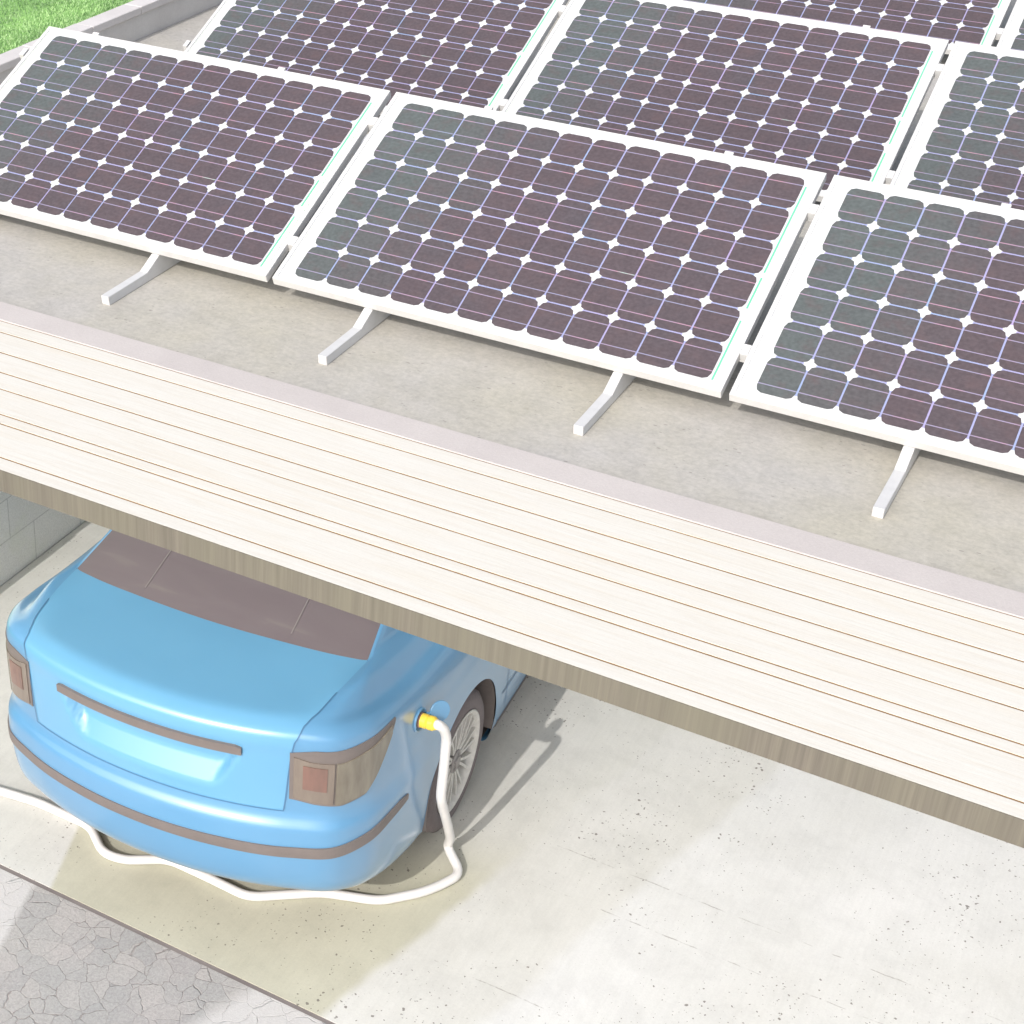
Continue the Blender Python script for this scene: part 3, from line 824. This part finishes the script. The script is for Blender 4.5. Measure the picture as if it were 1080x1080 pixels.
# dark strip over the plate niche, seams
mb = MB()
for side in (1, -1):
    q = patch((0, 1.36), 18, ([0, 1.36], [1.060, 1.060]), ([0, 1.3, 1.36], [1.102, 1.102, 1.094]), .012, side, 3); mb.add(q.v, q.f)
finish(mb.build('boot_handle_strip', M['black_trim'], car), smooth=False)
mb = MB()
for side in (1, -1):
    pts = [(k, r_of_z(k, .80)) for k in lin(0, 1.88, 24)]
    path = [(1.88, 8.0), (2.0, 12.5), (2.2, 14), (2.5, 15), (2.75, 16), (3.0, IG)]
    q_ = lin(0, len(path) - 1, 60)
    pts2 = [(np.interp(v, range(len(path)), [a for a, b in path]), np.interp(v, range(len(path)), [b for a, b in path])) for v in q_]
    q = ribbon('', pts, .0045, None, .0022, side=side); mb.add(q.v, q.f)
    ribbon('', pts2, .0045, None, .0035, side=side).build('boot_seam', M['seam'], car)
    ribbon('', [(k, r_of_z(k, .41)) for k in lin(9.0, 12.5, 30)], .008, None, .003, side=side).build('door_crease', M['seam'], car)
    for k in (9.1, 10.02, 12.35):
        ribbon('', [(k, r) for r in lin(r_of_z(k, .30), IG, 30)], .006, None, .0022, side=side).build('door_gap', M['seam'], car)
finish(mb.build('boot_seam', M['seam'], car))
for side in (1, -1):
    patch((9.0, 12.4), 30, ([9, 12.4], [.19, .19]), ([9, 12.4], [.245, .245]), .006, side, 3).build('sill_trim', M['black_trim'], car)
# door handles, mirrors, headlights, grille
for side in (1, -1):
    for k in (9.55, 11.5):
        p = S(k, r_of_z(k, .88), side)
        MB().tube([cl(p + np.array([side * .012, d, 0])) for d in (-.09, -.06, 0, .06, .09)], [.006, .013, .014, .013, .006], 10).build('door_handle', M['paint'], car, True)
    p = S(12.1, IG - .3, side)
    MB().tube([cl(p + np.array([side * d, 0, .02 + d * .3])) for d in (0, .05, .08, .14, .21, .235)], [.02, .03, .06, .072, .062, .02], 14).build('wing_mirror', M['paint'], car, True)
    finish(patch((15.2, 17.2), 20, ([15, 17.2], [.62, .60]), ([15, 17.2], [.75, .72]), .006, side).build('headlight', M['lamp_smoke'], car), smooth=False)
mb = MB()
for side in (1, -1):
    q = patch((17.4, 19), 14, ([17.4, 19], [.44, .42]), ([17.4, 19], [.66, .66]), .008, side, 4); mb.add(q.v, q.f)
mb.build('radiator_grille', M['black_trim'], car)
# faint pale lines on the rear glass
for x0 in (-.34, .0, .34):
    mb = MB(); pts = []
    k0 = abs(x0) / .3
    for r in lin(IG + .12, IG + 1.6, 14): pts.append((k0 if x0 else .0001, r))
    if x0: 
        q = ribbon('', pts, .006, None, .003, side=1 if x0 > 0 else -1); mb.add(q.v, q.f); mb.build('pale_line', M['thin_pale'], car)

# wheels
def make_wheel():
    r = empty('wheel'); r.parent = car
    RT, RR = .335, .235
    tp = [(-.20, RR - .01), (-.20, RR + .03), (-.195, RT - .03), (-.175, RT - .006), (-.14, RT), (-.06, RT), (-.022, RT - .006), (-.004, RT - .03), (.002, RR + .05), (-.004, RR + .012), (-.012, RR - .004)]
    MB().lathe_x(tp, 64).build('tyre', M['tyre'], r, True)
    rimp = [(-.012, RR - .006), (-.004, RR + .008), (.0, RR + .010), (.002, RR + .002), (-.004, RR - .010), (-.03, RR - .018), (-.11, RR - .03), (-.16, RR - .02)]
    MB().lathe_x(rimp, 64).build('rim', M['rim'], r, True)
    MB().lathe_x([(-.11, .001), (-.11, RR - .03)], 48).build('brake_disc', M['hub'], r)
    mb = MB()
    for i in range(10):
        a0 = 2 * math.pi * i / 10
        for da in (-.085, .085):
            pts = []
            for q, x, wd in ((.045, -.020, .013), (.12, -.014, .012), (RR - .014, -.012, .014)):
                ang = a0 + da * (1.7 if q > .2 else (1.3 if q > .1 else .9)) ; c_, s_ = math.cos(ang), math.sin(ang)
                pts.append([(x, q * c_ - wd / 2 * s_, q * s_ + wd / 2 * c_), (x, q * c_ + wd / 2 * s_, q * s_ - wd / 2 * c_), (x - .022, q * c_ + wd / 2 * s_, q * s_ - wd / 2 * c_), (x - .022, q * c_ - wd / 2 * s_, q * s_ + wd / 2 * c_)])
            for a, b in zip(pts[:-1], pts[1:]):
                mb.add(a + b, [(0, 1, 5, 4), (1, 2, 6, 5), (2, 3, 7, 6), (3, 0, 4, 7)])
    finish(mb.build('spokes', M['rim'], r), smooth=False)
    mb = MB().lathe_x([(-.05, .055), (-.014, .055), (-.010, .048), (-.010, .030), (-.004, .028), (-.002, .001)], 24)
    for i in range(5):
        a = 2 * math.pi * i / 5; mb.lathe_x([(-.012, .006), (-.004, .006), (-.003, .0003)], 8, (0, .040 * math.cos(a), .040 * math.sin(a)))
    mb.build('hub_cap', M['hub'], r)
    return r
wh = make_wheel(); first = True
for hy, hz in HUBS:
    for sd_ in (1, -1):
        o = wh if first else copy_tree(wh, car); first = False
        o.location = (sd_ * .880, hy - YO, hz + .005)
        if sd_ < 0: o.rotation_euler = (0, 0, math.pi)

# charging port, flap, plug and cable
PC = np.array(S(6.05, r_of_z(6.05, .948), 1))
nn = nrm_at(6.05, r_of_z(6.05, .948), 1); Nn = Vector(nn)
def disc(c, nrm, r_, th_, seg=28, lip=.004):
    c = Vector(c); nrm = Vector(nrm).normalized(); u_ = nrm.orthogonal().normalized(); v_ = nrm.cross(u_); mb = MB()
    prof = [(0, r_ * .01), (0, r_ * .80), (-th_ * .5, r_ * .80), (-th_ * .5, r_ * .86), (th_, r_ * .9), (th_, r_), (-th_, r_)] if lip else [(th_, r_ * .01), (th_, r_ * .97), (th_ * .6, r_), (-th_, r_), (-th_, r_ * .01)]
    vs = []; fs = []
    for i in range(seg):
        a = 2 * math.pi * i / seg
        for h_, q in prof: vs.append(c + nrm * h_ + (u_ * math.cos(a) + v_ * math.sin(a)) * q)
    kq = len(prof)
    for i in range(seg):
        j = (i + 1) % seg
        for m_ in range(kq - 1): fs.append((i * kq + m_, i * kq + m_ + 1, j * kq + m_ + 1, j * kq + m_))
    mb.add(vs, fs); return mb
port = finish(disc(cl(PC + nn * .001), nn, .052, .006).build('charging_port', M['paint'], car))
fl = np.array([.925, .050, .950])
fn = (Vector((.80, -.60, .25))).normalized()
finish(disc(cl(fl), fn, .046, .003, lip=0).build('port_flap', M['paint'], car), smooth=False)
mb = MB().tube([cl(PC + nn * .004 + np.array([0, .045, 0])), cl(fl - np.array([.03, .03, 0]))], .006, 8); mb.build('flap_hinge', M['paint'], car)

def world(p): return nv * (M0 + p[0]) + tv * p[1] + Vector((0, 0, p[2] + G))
plug = empty('charging_plug', tuple(world(PC)), TH)
tag(plug, 'yellow charging plug pushed into the round port of the blue car', 'plug')
pa = Vector((0, 0, 0)) + Nn * .002; pd_ = Vector((.98, -.03, .06)).normalized()
prof = [(0, .024), (.008, .030), (.030, .030), (.034, .026), (.040, .030), (.060, .030), (.064, .026), (.074, .022), (.085, .018)]
MB().tube([pa + pd_ * h_ for h_, _ in prof], [q for _, q in prof], 20).build('grip', M['yellow'], plug, False)
MB().tube([pa + pd_ * h_ for h_ in (.0, .004, .008)], [.034, .034, .030], 20).build('collar', M['lamp_red'], plug, False)

E0 = Vector(PC) + pd_ * .075
# hanging run and run on the ground
hang = [E0, Vector((.955, -.046, .962)), Vector((.973, -.028, .938)), Vector((.980, -.002, .879)), Vector((.975, .014, .732)), Vector((.965, .033, .525)), Vector((.965, .135, .319)), Vector((.958, .235, .13)), Vector((.935, .262, .055))]
gpx = [(.764, .142), (.745, .105), (.695, .021), (.564, -.12), (.335, -.203), (.082, -.394), (-.148, -.385), (-.331, -.383), (-.496, -.493), (-.600, -.502), (-.745, -.393), (-1.038, -.392), (-1.233, -.422), (-1.75, -.52), (-2.20, -.80)]
pts = [world(p) for p in hang] + [Vector((.79, .21, G + .024))] + [Vector((x, y_, G + .0235)) for x, y_ in gpx[1:]]
def rounded(pts, rad, n_=6):
    out = [pts[0]]
    for i in range(1, len(pts) - 1):
        a, b, c_ = pts[i - 1], pts[i], pts[i + 1]; la, lc = (a - b).length, (c_ - b).length
        r_ = min(rad, la * .48, lc * .48); p0 = b + (a - b).normalized() * r_; p1 = b + (c_ - b).normalized() * r_
        for q in range(n_ + 1):
            t_ = q / n_; out.append(p0 * (1 - t_) ** 2 + b * 2 * t_ * (1 - t_) + p1 * t_ * t_)
    out.append(pts[-1]); return out
mb = MB().tube(rounded(pts, .055), .0205, 16)
cb_ = mb.build('charging_cable', M['cable'], None, True)
tag(cb_, 'thick white cable hanging from the yellow plug and lying across the driveway', 'cable')
